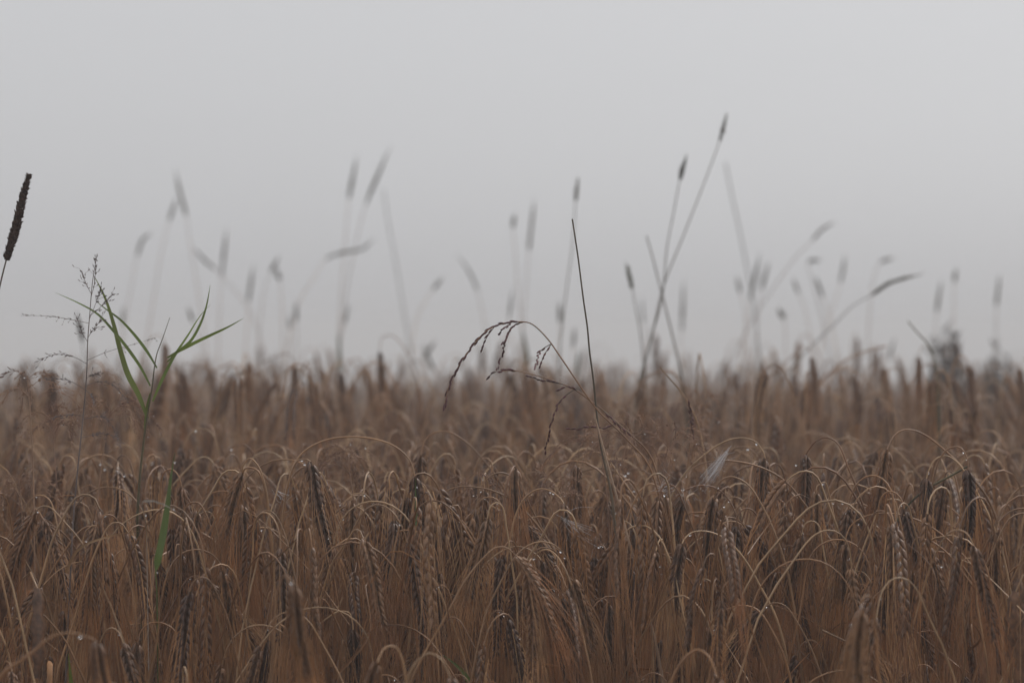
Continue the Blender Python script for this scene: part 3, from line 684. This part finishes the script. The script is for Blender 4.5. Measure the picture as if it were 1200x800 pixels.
timothy(2.66, [(34, 207), (27, 232), (18, 270), (8, 303)], [(4, 318), (-3, 350), (-10, 420), (-16, 560)], 10, "sharp dark brown timothy spike leaning in at the left edge above the field", mat=M_SPIKE, fine=1100, group=None, stem_w=.9)
T = [
 (4.2, [(855, 131), (846, 162)], [(826, 215), (800, 280), (778, 335), (765, 390), (752, 450)], 8, "tallest timothy, short dark head leaning right on a long curved stalk"),
 (4.2, [(806, 181), (798, 209)], [(790, 250), (782, 290), (776, 350), (762, 400), (745, 470)], 8, "second tallest timothy with a short head, just left of the tallest one"),
 (4.8, [(678, 207), (675, 235)], [(672, 280), (664, 340), (657, 400), (654, 460)], 7, "timothy with a small upright head right above the straight bare stalk"),
 (8.0, [(626, 235), (620, 292)], [(617, 330), (613, 380), (610, 450)], 9, "faint timothy with a long slender upright head left of the straight bare stalk"),
 (7.6, [(603, 251), (601, 266)], [(604, 300), (608, 350), (613, 400), (616, 450)], 9, "faint grass with a tiny stub of a head beside the long slender one"),
 (4.6, [(732, 311), (739, 338)], [(744, 360), (750, 390), (756, 450)], 9, "olive timothy head tilted left between the bare stalk and the crossed stalks"),
 (8.6, [(204, 200), (209, 222), (217, 252)], [(222, 285), (230, 330), (240, 400), (246, 450)], 9, "highest faint timothy on the left, its head tilted left"),
 (9.0, [(206, 232), (198, 258)], [(190, 290), (180, 350), (172, 400), (166, 450)], 8, "faint timothy with a bowed head just left below the highest left one"),
 (9.2, [(178, 273), (168, 280), (161, 300)], [(155, 330), (146, 380), (140, 450)], 8, "faint timothy whose head hooks over to the right, farthest left of the group"),
 (9.0, [(265, 270), (260, 322)], [(258, 350), (256, 400), (255, 450)], 9, "faint timothy with an upright head right of the highest left one"),
 (9.4, [(298, 312), (292, 354)], [(290, 380), (288, 410), (286, 450)], 8, "faint timothy with an upright head halfway up, right of the green reed leaves"),
 (9.2, [(228, 292), (240, 305), (252, 315)], [(270, 335), (290, 360), (306, 400), (320, 450)], 7, "faint grass head slanting down right beneath the highest left timothy"),
 (9.0, [(327, 302), (318, 318)], [(310, 340), (304, 390), (300, 450)], 9, "faint grass with a small head tilted right, upper of a close pair"),
 (8.6, [(324, 316), (328, 328)], [(330, 350), (331, 400), (332, 450)], 11, "faint grass with a small dark knob of a head, lower of a close pair"),
 (8.2, [(347, 355), (347, 376)], [(348, 400), (348, 425), (348, 450)], 9, "faint timothy with a short upright head low above the field"),
 (8.0, [(417, 181), (408, 232)], [(405, 270), (401, 320), (397, 390), (394, 450)], 9, "faint tall timothy with a dark upright head, left one of the tall pair"),
 (8.0, [(458, 174), (446, 200), (430, 238)], [(422, 265), (412, 310), (402, 370), (396, 450)], 9, "faint tall timothy with a head tilted right, right one of the tall pair"),
 (8.4, [(437, 280), (424, 291), (400, 296), (382, 303)], [(368, 325), (352, 350), (340, 390), (330, 450)], 8, "faint grass with a long drooping head crossing the tall pair"),
 (8.4, [(518, 326), (508, 338)], [(500, 350), (488, 375), (480, 450)], 8, "faint small grass head tilted right between the tall pair and the dark panicle"),
 (8.8, [(537, 300), (551, 320), (560, 342)], [(566, 370), (570, 400), (572, 450)], 6, "faint thin grass with a slim head bowed to the left behind the dark panicle"),
 (8.6, [(510, 400), (497, 420)], [(494, 435), (492, 450), (490, 470)], 10, "faint stubby grass head low behind the tip of the dark panicle"),
 (7.0, [(656, 355), (656, 377)], [(656, 400), (655, 430), (655, 470)], 10, "faint stubby head low beside the straight bare stalk"),
 (9.0, [(801, 330), (799, 388)], [(798, 410), (797, 430), (796, 460)], 9, "faint tall pale head right behind the crossed stalks"),
 (7.4, [(888, 300), (878, 350)], [(874, 380), (868, 420), (862, 460)], 9, "faint upright head beneath the tall pointed stalk"),
 (8.2, [(900, 308), (892, 340)], [(888, 370), (884, 410), (880, 450)], 8, "fainter upright head just right of the upright one beneath the pointed stalk"),
 (6.8, [(979, 260), (965, 268), (952, 282)], [(930, 305), (905, 340), (885, 370), (862, 415), (850, 450)], 7, "timothy whose bent head points up right on a long slanting stalk"),
 (7.2, [(961, 305), (947, 307)], [(952, 330), (965, 380), (975, 450)], 8, "small knob of a head lying level beneath the bent slanting head"),
 (6.8, [(953, 325), (962, 347)], [(970, 365), (978, 400), (984, 450)], 8, "short dark head tilted left beneath the small level knob"),
 (7.4, [(912, 362), (918, 373)], [(920, 390), (921, 420), (922, 450)], 12, "small round knob of a head low right of the upright heads"),
 (4.9, [(1081, 321), (1060, 326), (1040, 333), (1023, 345)], [(1000, 358), (980, 378), (955, 402), (925, 435), (900, 480)], 8, "dark foxtail head lying almost level to the right, longest head on the right side"),
 (8.6, [(1121, 315), (1119, 330)], [(1118, 360), (1117, 400), (1116, 450)], 9, "faint stub of a head above the dark bushy weed"),
 (8.8, [(1103, 330), (1098, 365)], [(1096, 390), (1094, 420), (1092, 450)], 9, "faint upright head left above the dark bushy weed"),
 (8.0, [(1172, 322), (1168, 358)], [(1167, 390), (1166, 420), (1165, 460)], 8, "faint upright head above the smaller bushy weed near the right edge"),
 (8.6, [(1044, 303), (1030, 308)], [(1022, 330), (1018, 380), (1014, 450)], 8, "very faint bowed head above the dark foxtail"),
 (9.4, [(990, 300), (985, 330)], [(976, 360), (966, 390), (955, 450)], 7, "very faint leaning head left of the dark foxtail"),
 (5.0, [(92, 368), (97, 400)], [(98, 420), (99, 450), (100, 490)], 9, "soft short timothy head directly behind the fine grey panicle"),
]
for k, (d, hd, pth, w, lab) in enumerate(T):
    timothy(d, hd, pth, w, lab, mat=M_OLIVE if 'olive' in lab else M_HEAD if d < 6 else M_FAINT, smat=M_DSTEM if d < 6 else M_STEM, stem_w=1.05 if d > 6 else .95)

rg = np.random.default_rng(404)
for k in range(12):                          # small faint grasses low over the field
    x = 150 + k * 88 + rg.uniform(-18, 18); yt = rg.uniform(322, 405); ln = rg.uniform(14, 34); lean = rg.uniform(-.45, .45)
    j = min(range(len(LAND)), key=lambda q: abs(LAND[q][0] - x)); side_ = 'left of' if x < LAND[j][0] else 'right of'
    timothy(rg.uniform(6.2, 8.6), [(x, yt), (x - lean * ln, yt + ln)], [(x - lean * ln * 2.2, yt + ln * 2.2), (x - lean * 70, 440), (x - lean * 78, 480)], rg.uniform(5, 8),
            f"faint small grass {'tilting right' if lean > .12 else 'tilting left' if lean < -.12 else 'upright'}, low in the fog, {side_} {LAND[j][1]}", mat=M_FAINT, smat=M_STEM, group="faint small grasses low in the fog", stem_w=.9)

def bare_stalk(d, path, label, mat, r0, r1, n=60, group=None, name="grass_stalk"):
    rg = np.random.default_rng(int(path[0][0]))
    c, g = stalk_curve(path, d, rg, n)
    root = thing(name, label, "grass stalk", g, group)
    b1 = MB(); b1.tube(c - g, np.linspace(r0, r1, len(c)), 6); b1.build("stem", mat, root)
    # the sheath left round the lower stalk
    k = len(c) // 3
    b2 = MB(); b2.tube(c[k // 2:k] - g, np.linspace(r0 * 1.35, r0 * 1.12, k - k // 2), 6); b2.build("leaf_sheath", mat, root)
    return root
bare_stalk(2.62, [(671, 256), (674, 276), (677.5, 300), (681, 328), (684, 352), (688.5, 384), (691, 412), (695.5, 446), (699, 482), (704, 522), (718, 590)], "straight bare dark stalk cut off sharp at its tip, rising from the middle", M_DSTEM, .0010, .0007)
bare_stalk(2.58, [(697, 490), (712, 545), (733, 620), (752, 690), (775, 790)], "long pale stalk slanting down right through the middle of the barley", M_PALE, .0013, .0009)
bare_stalk(4.2, [(758, 276), (766, 305), (776, 345), (786, 385), (800, 450)], "soft bare stalk leaning left that crosses the tallest timothy", M_DSTEM, .0014, .0009)
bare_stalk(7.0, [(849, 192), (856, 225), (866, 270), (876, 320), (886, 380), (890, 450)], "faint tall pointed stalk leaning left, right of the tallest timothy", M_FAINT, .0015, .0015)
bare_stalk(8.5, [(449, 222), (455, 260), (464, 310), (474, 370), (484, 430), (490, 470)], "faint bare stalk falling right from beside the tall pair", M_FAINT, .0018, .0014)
bare_stalk(3.0, [(771, 430), (785, 445), (800, 463), (815, 490), (826, 540)], "short pointed straw slanting left at the field top under the crossed stalks", M_STEM, .0011, .0006)
bare_stalk(2.66, [(1136, 546), (1112, 559), (1088, 572), (1066, 590), (1045, 625)], "dark straw slanting up right across a barley ear near the right edge", M_GSTEM, .0011, .001)
bare_stalk(4.0, [(1068, 376), (1078, 390), (1090, 405), (1098, 430), (1100, 480)], "short soft dark stalk curling left in front of the dark bushy weed", M_GSTEM, .0018, .0009)
bare_stalk(2.52, [(960, 735), (1010, 760), (1060, 790), (1100, 830)], "pale straw lying aslant at the bottom edge right of centre", M_STEM, .0011, .0009)
bare_stalk(4.6, [(1038, 405), (1012, 412), (985, 425), (965, 445), (945, 475), (930, 520)], "soft stalk arching left over the field beside the olive brown ear", M_STEM, .0012, .0012)
bare_stalk(3.4, [(884, 440), (883, 470), (881, 500), (880, 560)], "thin pale upright straw at the field top below the faint pointed stalk", M_PALE, .0009, .0006)
for x0, x1, y1, yt, lab in ((395, 398, 390, 440, "dim olive shoot low above the field under the tall pair"), (612, 620, 385, 430, "dim olive shoot low behind the arching dark panicle"), (678, 676, 412, 440, "dim olive shoot low beside the straight bare stalk")):
    timothy(6.4, [(x0, y1), (x1, yt)], [(x1 + 2, yt + 20), (x1 + 3, yt + 50)], 9, lab, mat=M_OLIVE, stem_w=1.3, fine=40, group="olive shoots at the field top", name="grass_shoot", cat="grass shoot")

# ---- dark drooping seed panicle (cockspur like) in the middle
def seeds_along(mb, c, step, ln, w, rg, start=0.0, both=True):
    s = np.r_[0, np.cumsum(np.linalg.norm(np.diff(c, axis=0), axis=1))]; t = unit(np.gradient(c, axis=0))
    q = start * s[-1]
    k = 0
    while q < s[-1]:
        p = np.array([np.interp(q, s, c[:, a]) for a in range(3)]); T_ = np.array([np.interp(q, s, t[:, a]) for a in range(3)])
        sd = unit(np.cross(T_, rg.standard_normal(3)))
        mb.grain(p + sd * w * .6, unit(T_ + sd * .12), ln * (.85 + .3 * rg.random()), w, 5)
        q += step * (.7 + .6 * rg.random()); k += 1

def panicle(d, main, seed_from, branches, label, dense, name="panicle_grass", low=()):
    rg = np.random.default_rng(int(main[0][0] + 5))
    c, g = stalk_curve(main, d, rg, 110, dep=-.03)
    root = thing(name, label, "wild grass", g, "dark seeded grasses nodding in the middle")
    b1 = MB(); b1.tube(c - g, np.linspace(.0009, .0004, len(c)), 5); b1.build("stem", M_STEM, root)
    sp = px(*seed_from, d); k = int(np.argmin(np.linalg.norm((c - sp)[:, [0, 2]], axis=1)))
    b2 = MB(); seeds_along(b2, c[k:] - g, dense, .0060, .0010, rg); b2.build("seed_head", M_DARK, root)
    for br in branches:
        bc = smooth([px(x, y, d) + np.array([0, -.02 + .006 * j * rg.standard_normal(), 0]) for j, (x, y) in enumerate(br)], 24)
        k = int(np.argmin(np.linalg.norm((c - bc[0])[:, [0, 2]], axis=1)))
        if np.linalg.norm((c[k] - bc[0])[[0, 2]]) < .012: bc = bc + (c[k] - bc[0]) * np.linspace(1, 0, 24)[:, None]
        bb = MB(); bb.tube(bc - g, np.linspace(.0004, .0002, len(bc)), 4); bo = bb.build("branch", M_DSTEM, root)
        bs = MB(); seeds_along(bs, bc - g, 0.0052, .0056, .00095, rg, start=.12); bs.build("seeds", M_DARK, bo)
panicle(2.62, [(521, 478), (526, 455), (536, 432), (552, 408), (570, 388), (590, 379), (610, 377), (622, 379), (640, 395), (658, 420), (675, 445), (700, 480), (735, 515), (765, 555)], (606, 377),
        [[(580, 384), (571, 396), (564, 412)], [(614, 377), (600, 383), (590, 402)], [(612, 378), (602, 384), (594, 400), (588, 418), (582, 435)], [(600, 378), (592, 384), (584, 392)], [(645, 403), (634, 410), (627, 431)], [(645, 403), (638, 414), (632, 431)],
         [(582, 435), (578, 437), (571, 442)]], "upper dark seeded grass arching left over the barley, tips hanging down", .0032)
panicle(2.64, [(588, 434), (604, 434), (622, 438), (640, 443), (660, 450), (678, 459), (690, 468), (706, 480), (722, 494), (740, 510), (765, 540)], (604, 434),
        [[(672, 456), (658, 466), (650, 480), (644, 500), (639, 530)], [(678, 457), (668, 452), (657, 456)], [(660, 450), (640, 446), (618, 441)], [(724, 494), (712, 500), (693, 500), (668, 502)], [(700, 489), (716, 498), (738, 508)]],
        "lower dark seeded grass lying nearly level to the left over the barley", .0028)
panicle(2.9, [(806, 472), (808, 485), (809, 500), (808, 520), (804, 570)], (809, 505), [[(808, 485), (810, 495), (811, 510)]], "small dark seed strand standing right of the lower dark seeded grass", .0034)

# ---- fine loose panicles
def fine_panicle(d, main, label, mat, whorls, blen, rg, droop=.5, seeds=True, dew=0, cat="wild grass", group="fine loose panicles among the barley", smat=None, twigs=None, spread=1.0):
    c, g = stalk_curve(main, d, rg, 80, dep=.01)
    root = thing("bent_grass", label, cat, g, group)
    b1 = MB(); b1.tube(c - g, np.linspace(.0010, .0003, len(c)), 5); b1.build("stem", smat or mat, root)
    top = px(*main[0], d)
    L_ = np.linalg.norm(c - c[-1], axis=1)
    ends = []
    if twigs is None:
        twigs = []
        for w_ in range(whorls):
            f = (w_ + .5) / whorls
            reach = blen * (1.15 - .75 * (1 - f)) 
            k = int(np.argmin(np.abs(L_ - f * whorls_len(main, d))))
            for _ in range(rg.integers(2, 5)):
                az = rg.random() * 6.283; o = np.array([math.cos(az) * spread, math.sin(az) * .7, 0])
                r_ = reach * (.5 + .6 * rg.random())
                p0 = c[k]
                twigs.append([p0, p0 + (o * .35 + np.array([0, 0, .28])) * r_, p0 + (o * .75 + np.array([0, 0, .28 - droop * .2])) * r_, p0 + (o * 1.05 + np.array([0, 0, .2 - droop * .7])) * r_])
    else:
        tw = []
        for t_ in twigs:
            q = [px(x, y, d) for x, y in t_]
            k = int(np.argmin(np.linalg.norm((c - q[0])[:, [0, 2]], axis=1))); q[0] = c[k].copy()
            yy = .02 * rg.standard_normal()
            for j in range(1, len(q)): q[j][1] = c[k][1] + yy * j
            tw.append(q)
        twigs = tw
    for t_ in twigs:
        bc = smooth(t_, 12)
        b_ = MB(); b_.tube(bc - g, np.linspace(.00032, .00018, 12), 3)
        bo = b_.build("branch", mat, root)
        b3 = MB(); any_ = False
        # side twigs and spikelets
        for _ in range(11):
            i = int(rg.integers(3, 12)); dv = unit(unit(bc[i] - bc[i - 1]) + .3 * rg.standard_normal(3)); ln = .003 + .007 * rg.random()
            b3.tube(np.stack([bc[i], bc[i] + dv * ln * .5, bc[i] + unit(dv + np.array([0, 0, -.3])) * ln]) - g, np.array([.0002, .00016, .00012]), 3)
            e = bc[i] + unit(dv + np.array([0, 0, -.3])) * ln
            b3.grain(e - g, dv, .0034, .0004, 4)
            if seeds: b3.grain(bc[i] - g, unit(bc[i] - bc[i - 1] + .2 * rg.standard_normal(3) * .01), .0032, .0005, 4)
            ends.append(e)
        b3.build("spikelets", mat, bo)
    if dew and ends:
        b4 = MB()
        for _ in range(dew): b4.ball(ends[rg.integers(0, len(ends))] - g + np.array([0, 0, -.0006]), .0005 + .0004 * rg.random())
        b4.build("dew_drop", M_DEW, root)["kind"] = "stuff"
def whorls_len(main, d):
    k = max(2, len(main) // 2)
    return float(np.linalg.norm(px(*main[0], d) - px(*main[k - 1], d)))

fine_panicle(2.62, [(112, 297), (107, 330), (104, 370), (102, 400), (101, 440), (97, 490), (90, 560), (84, 640)], "tall fine grey panicle rising beside the green reed like grass", M_FGREY, 0, 0, np.random.default_rng(3), smat=M_FGREY, group=None, dew=3,
    twigs=[[(104, 345), (98, 332), (92, 318)], [(106, 350), (112, 330), (115, 305)], [(104, 372), (116, 362), (134, 346)], [(104, 375), (114, 350), (118, 338)], [(103, 378), (86, 374), (70, 371), (50, 371)],
           [(102, 398), (108, 388), (118, 377)], [(102, 402), (99, 390), (96, 372)], [(102, 424), (114, 412), (128, 405), (148, 396)], [(101, 425), (85, 418), (68, 415), (52, 418), (36, 425)],
           [(101, 445), (108, 440), (118, 438)], [(100, 452), (116, 447), (134, 450), (146, 462)], [(100, 455), (84, 446), (70, 443), (60, 444)], [(99, 458), (110, 462), (118, 470)], [(99, 490), (120, 488), (132, 496), (142, 512)],
           [(97, 488), (80, 486), (60, 490)], [(98, 512), (120, 508), (144, 512)]])
FP = [
 (2.66, [(30, 440), (34, 480), (38, 540), (40, 620)], "fine reddish panicle left of the tall grey one, its branches drooping"),
 (2.70, [(128, 470), (124, 500), (118, 550), (110, 640)], "fine reddish panicle between the tall grey one and the reed like grass"),
 (2.75, [(60, 480), (62, 520), (66, 570), (70, 650)], "fine reddish panicle low beneath the tall grey one"),
 (2.64, [(742, 490), (732, 530), (722, 580), (715, 660)], "fine dewy panicle right of the pale slanting stalk"),
 (2.72, [(700, 500), (706, 540), (712, 590), (716, 670)], "fine dewy panicle on the pale slanting stalk beneath the dark seeded grasses"),
 (2.66, [(790, 500), (780, 540), (772, 600), (768, 680)], "fine dewy panicle left of the cobweb"),
 (2.70, [(402, 525), (410, 560), (416, 600), (420, 680)], "fine dewy panicle under the broadest flat arch"),
 (2.66, [(640, 555), (648, 600), (652, 650), (655, 720)], "fine panicle left of the bright bluish bend"),
 (2.62, [(1110, 690), (1100, 720), (1090, 760), (1080, 820)], "fine dewy panicle low beneath the nested arches"),
 (2.62, [(1060, 720), (1050, 750), (1046, 780), (1044, 830)], "fine dewy panicle at the bottom right of the blurred ear"),
 (2.68, [(545, 560), (552, 600), (556, 650), (560, 720)], "fine panicle behind the three dark ears side by side"),
 (2.66, [(20, 560), (24, 600), (28, 650), (30, 720)], "fine reddish panicle at the left edge halfway down"),
 (3.2, [(820, 460), (812, 500), (806, 540), (800, 600)], "soft fine panicle at the field top above the cobweb"),
 (2.72, [(380, 590), (384, 620), (388, 670), (390, 740)], "fine panicle beneath the thick dark ear left of the middle"),
]
for k, (d, mn, lab) in enumerate(FP):
    r_ = np.random.default_rng(60 + k)
    fine_panicle(d, mn, lab, M_FINE, 4, .052, r_, droop=.6, dew=5, spread=1.1)

# ---- green reed like grass
def reed():
    d = 2.69; rg = np.random.default_rng(9)
    c, g = stalk_curve([(199, 372), (190, 398), (184, 414), (181, 430), (178, 455), (173, 485), (168, 520), (163, 570), (160, 640)], d, rg, 60, dep=0)
    wgt = np.clip((.80 - c[:, 2]) / .5, 0, 1); c[:, 1] += .22 * wgt; g = g + np.array([0, .22, 0])
    root = thing("reed_grass", "green reed like grass with long pointed blades fanning left and right", "reed grass", g)
    b_ = MB(); b_.tube(c - g, np.interp(np.arange(len(c)), [0, len(c) * .6, len(c)], [.0015, .0010, .0002]), 6); b_.build("stem", M_GSTEM, root)
    # (blade from its foot to its tip, widest half width in pixels, label)
    B = [([(173, 490), (162, 462), (150, 440), (140, 410), (132, 380), (122, 350), (108, 322)], 4.2, "widest pale green blade rising left"),
         ([(176, 452), (166, 432), (150, 408), (136, 390), (116, 368), (94, 355), (68, 343)], 2.7, "long blade bending far left"),
         ([(184, 431), (172, 412), (156, 392), (138, 374), (118, 360), (106, 351)], 2.4, None),
         ([(179, 470), (190, 446), (206, 416), (222, 392), (236, 370), (249, 356)], 3.2, None),
         ([(196, 424), (208, 412), (222, 400), (234, 378), (240, 358), (244, 333)], 2.2, None),
         ([(196, 419), (212, 410), (232, 400), (252, 391), (270, 383), (289, 373)], 2.8, "blade pointing right, lowest of the right ones"),
         ([(176, 460), (172, 475), (169, 500), (167, 530)], 1.6, None)]
    for j, (p, w, lab) in enumerate(B):
        q = [px(x, y, d) for x, y in p]
        dep = (-1) ** j * .012 * (1 + j % 3)
        for i_, v in enumerate(q): v[1] += dep * (i_ / len(q)) ** 1.2
        cc = smooth(q, 26); f = np.linspace(0, 1, 26)
        wd = w * .82 * .36 * d / 1200 * np.clip(np.minimum(.45 + 2.2 * f, 1) * (1 - f ** 2.2) ** .8, .05, 1)
        tw = .5 * math.sin(j * 1.7) + .6 * f * math.cos(j)
        t = unit(np.gradient(cc, axis=0)); sd = np.stack([t[:, 2], np.zeros(26) , -t[:, 0]], 1)
        sd = sd * np.cos(tw)[:, None] + np.array([0, 1, 0]) * np.sin(tw)[:, None]
        mb = MB(); mb.ribbon(cc - g, wd, sd, fold=.3); mb.build("leaf", M_GREEN, root, label=lab)
reed()
def blade(d, p, w, label, mat, name="grass_tuft"):
    rg = np.random.default_rng(int(p[0][0])); w *= 1.25; pts = [px(x, y, d) for x, y in p]
    gl = to_ground(pts[-1], d, rg); gl[0][1] += .30; gl[1][1] += .22
    turn = pts[-1] * np.array([1 + .13 / d, 1 + .13 / d, 1]) - np.array([0, 0, .045]); gl[1][0] = turn[0] * 1.03; gl[0][0] = turn[0] * 1.05; gl[1][1] = d + .24            # the foot of the blade goes in behind the ears
    cc = smooth(gl + [turn] + pts[::-1], 120); g = gl[0]
    root = thing(name, label, "grass", g)
    f = np.linspace(0, 1, 120); wd = w * .36 * d / 1200 * np.clip((1 - f) * 16, .06, 1) * np.clip((np.arange(120) - int(np.argmin(np.linalg.norm(cc - pts[-1], axis=1))) + 2) / 2, .16, 1)
    t = unit(np.gradient(cc, axis=0)); sd = np.stack([t[:, 2], np.full(120, .3), -t[:, 0]], 1)
    mb = MB(); mb.ribbon(cc - g, wd, sd, fold=.35); mb.build("blade", mat, root)
    db = MB()
    for k in (1, 14): db.ball(cc[-1 - k] - g + np.array([.0015, -.001, 0]), .0008)
    db.build("dew_drop", M_DEW, root)["kind"] = "stuff"
blade(2.40, [(205, 530), (200, 560), (195, 600), (190, 630), (184, 660)], 3.4, "short upright green blade between the reed like grass and the barley ears", M_GREEN)
blade(2.34, [(212, 602), (203, 597), (193, 591), (182, 587), (172, 586)], 2.2, "whitish narrow blade bent across the short green blade", M_WHITE)
blade(2.60, [(487, 560), (487, 580), (488, 605), (489, 640)], 2.4, "thin green blade hidden between the barley ears at the end of the broad arch", M_GREEN)
blade(2.50, [(80, 765), (82, 785), (84, 810), (86, 830)], 4.0, "dark green blade at the bottom edge beneath the large blurred ear", M_GREEN)
blade(2.55, [(510, 762), (530, 775), (545, 790), (556, 815)], 3.0, "dark green blade at the bottom edge between two blurred bends", M_GREEN)

# ---- bushy weeds in the fog at right
def bushy(d, cx, top, base, half, label, seed, n):
    rg = np.random.default_rng(seed)
    g = px(cx, base, d); g[2] = gz(d)
    root = thing("bushy_weed", label, "weed", g, "dark bushy weeds at the right of the field top")
    H = px(cx, top, d)[2] - g[2]; hw = half * .36 * d / 1200
    b_ = MB(); b_.tube(np.array([[0, 0, 0], [.01, 0, H * .5], [0, 0, H * .8]]), np.array([.006, .005, .003]), 6); b_.build("stem", M_SHRUB, root)
    for k in range(n):
        az = rg.random() * 6.283; r_ = hw * math.sqrt(rg.random()); h = H * (1.0 - .07 * (r_ / hw) - .12 * rg.random())
        s0 = np.array([0, 0, H * (.35 + .35 * rg.random())]); e = np.array([math.cos(az) * r_, math.sin(az) * r_, h])
        c = smooth([s0, s0 * .5 + e * .5 + np.array([math.cos(az), math.sin(az), 0]) * hw * .2, e], 12)
        b_ = MB(); b_.tube(c, np.linspace(.0016, .0008, 12), 4); bo = b_.build("branch", M_SHRUB, root)
        lb = MB()
        for _ in range(22):
            i = int(rg.integers(2, 12)); a = rg.random() * 6.283
            lb.grain(c[i], np.array([math.cos(a) * .7, math.sin(a) * .7, .9]), .018 + .014 * rg.random(), .0020, 4)
        lb.build("leaves", M_SHRUB, bo)
bushy(7.0, 1110, 380, 480, 25, "larger dark bushy weed standing in the fog near the right edge", 5, 46)
bushy(7.6, 1171, 392, 480, 19, "smaller dark bushy weed standing in the fog beside the right edge", 6, 34)

# ---- cobwebs
def cobweb(d, a, b_, width, n, label, seed):
    rg = np.random.default_rng(seed); A, B = px(*a, d), px(*b_, d); g = A * .5 + B * .5
    ax = unit(B - A); sd = unit(np.cross(ax, np.array([0, 1.0, 0])))
    mb = MB(); w = width * .36 * d / 1200
    for _ in range(n):
        f0 = .25 * rg.random(); f1 = 1 - .5 * rg.random()
        o = w * rg.standard_normal() * .22; y = .006 * rg.standard_normal(); f0 += .25 * rg.random(); f1 = min(f1, f0 + .2 + .3 * rg.random())
        p0 = A + (B - A) * f0 + sd * o * .25; p2 = A + (B - A) * f1 + sd * o + np.array([0, y, 0]); p1 = (p0 + p2) / 2 + np.array([0, 0, -.002 * rg.random()]) + sd * o * .2
        mb.tube(smooth([p0, p1, p2], 7) - g, .00009, 3)
    for _ in range(n):
        f = .15 + .8 * rg.random(); o = w * rg.standard_normal() * .5 * f
        p0 = A + (B - A) * f + sd * o; p1 = p0 + sd * w * rg.uniform(-.5, .5) + ax * .004 * rg.standard_normal()
        mb.tube(smooth([p0, (p0 + p1) / 2 + np.array([0, 0, -.0008]), p1], 5) - g, .00007, 3)
    o = thing("cobweb", label, "cobweb", g, "cobwebs strung between the barley")
    th = mb.build("threads", M_WEB, o)
    db = MB()
    for _ in range(n // 5):
        f = rg.random(); db.ball(A + (B - A) * f + sd * w * .4 * rg.standard_normal() * f - g, .0004, 6)
    db.build("dew_drop", M_DEW, th)["kind"] = "stuff"
cobweb(2.56, (860, 518), (805, 592), 18, 60, "whitish cobweb streak slanting between the barley right of centre", 1)
cobweb(2.60, (318, 572), (346, 590), 26, 10, "thin cobweb between the tight hairpin bend and the large arch", 2)
cobweb(2.58, (645, 600), (715, 640), 40, 14, "loose grey cobweb left of the lower part of the pale slanting stalk", 3)
cobweb(2.62, (760, 575), (800, 560), 24, 10, "thin cobweb left of the whitish streak", 4)
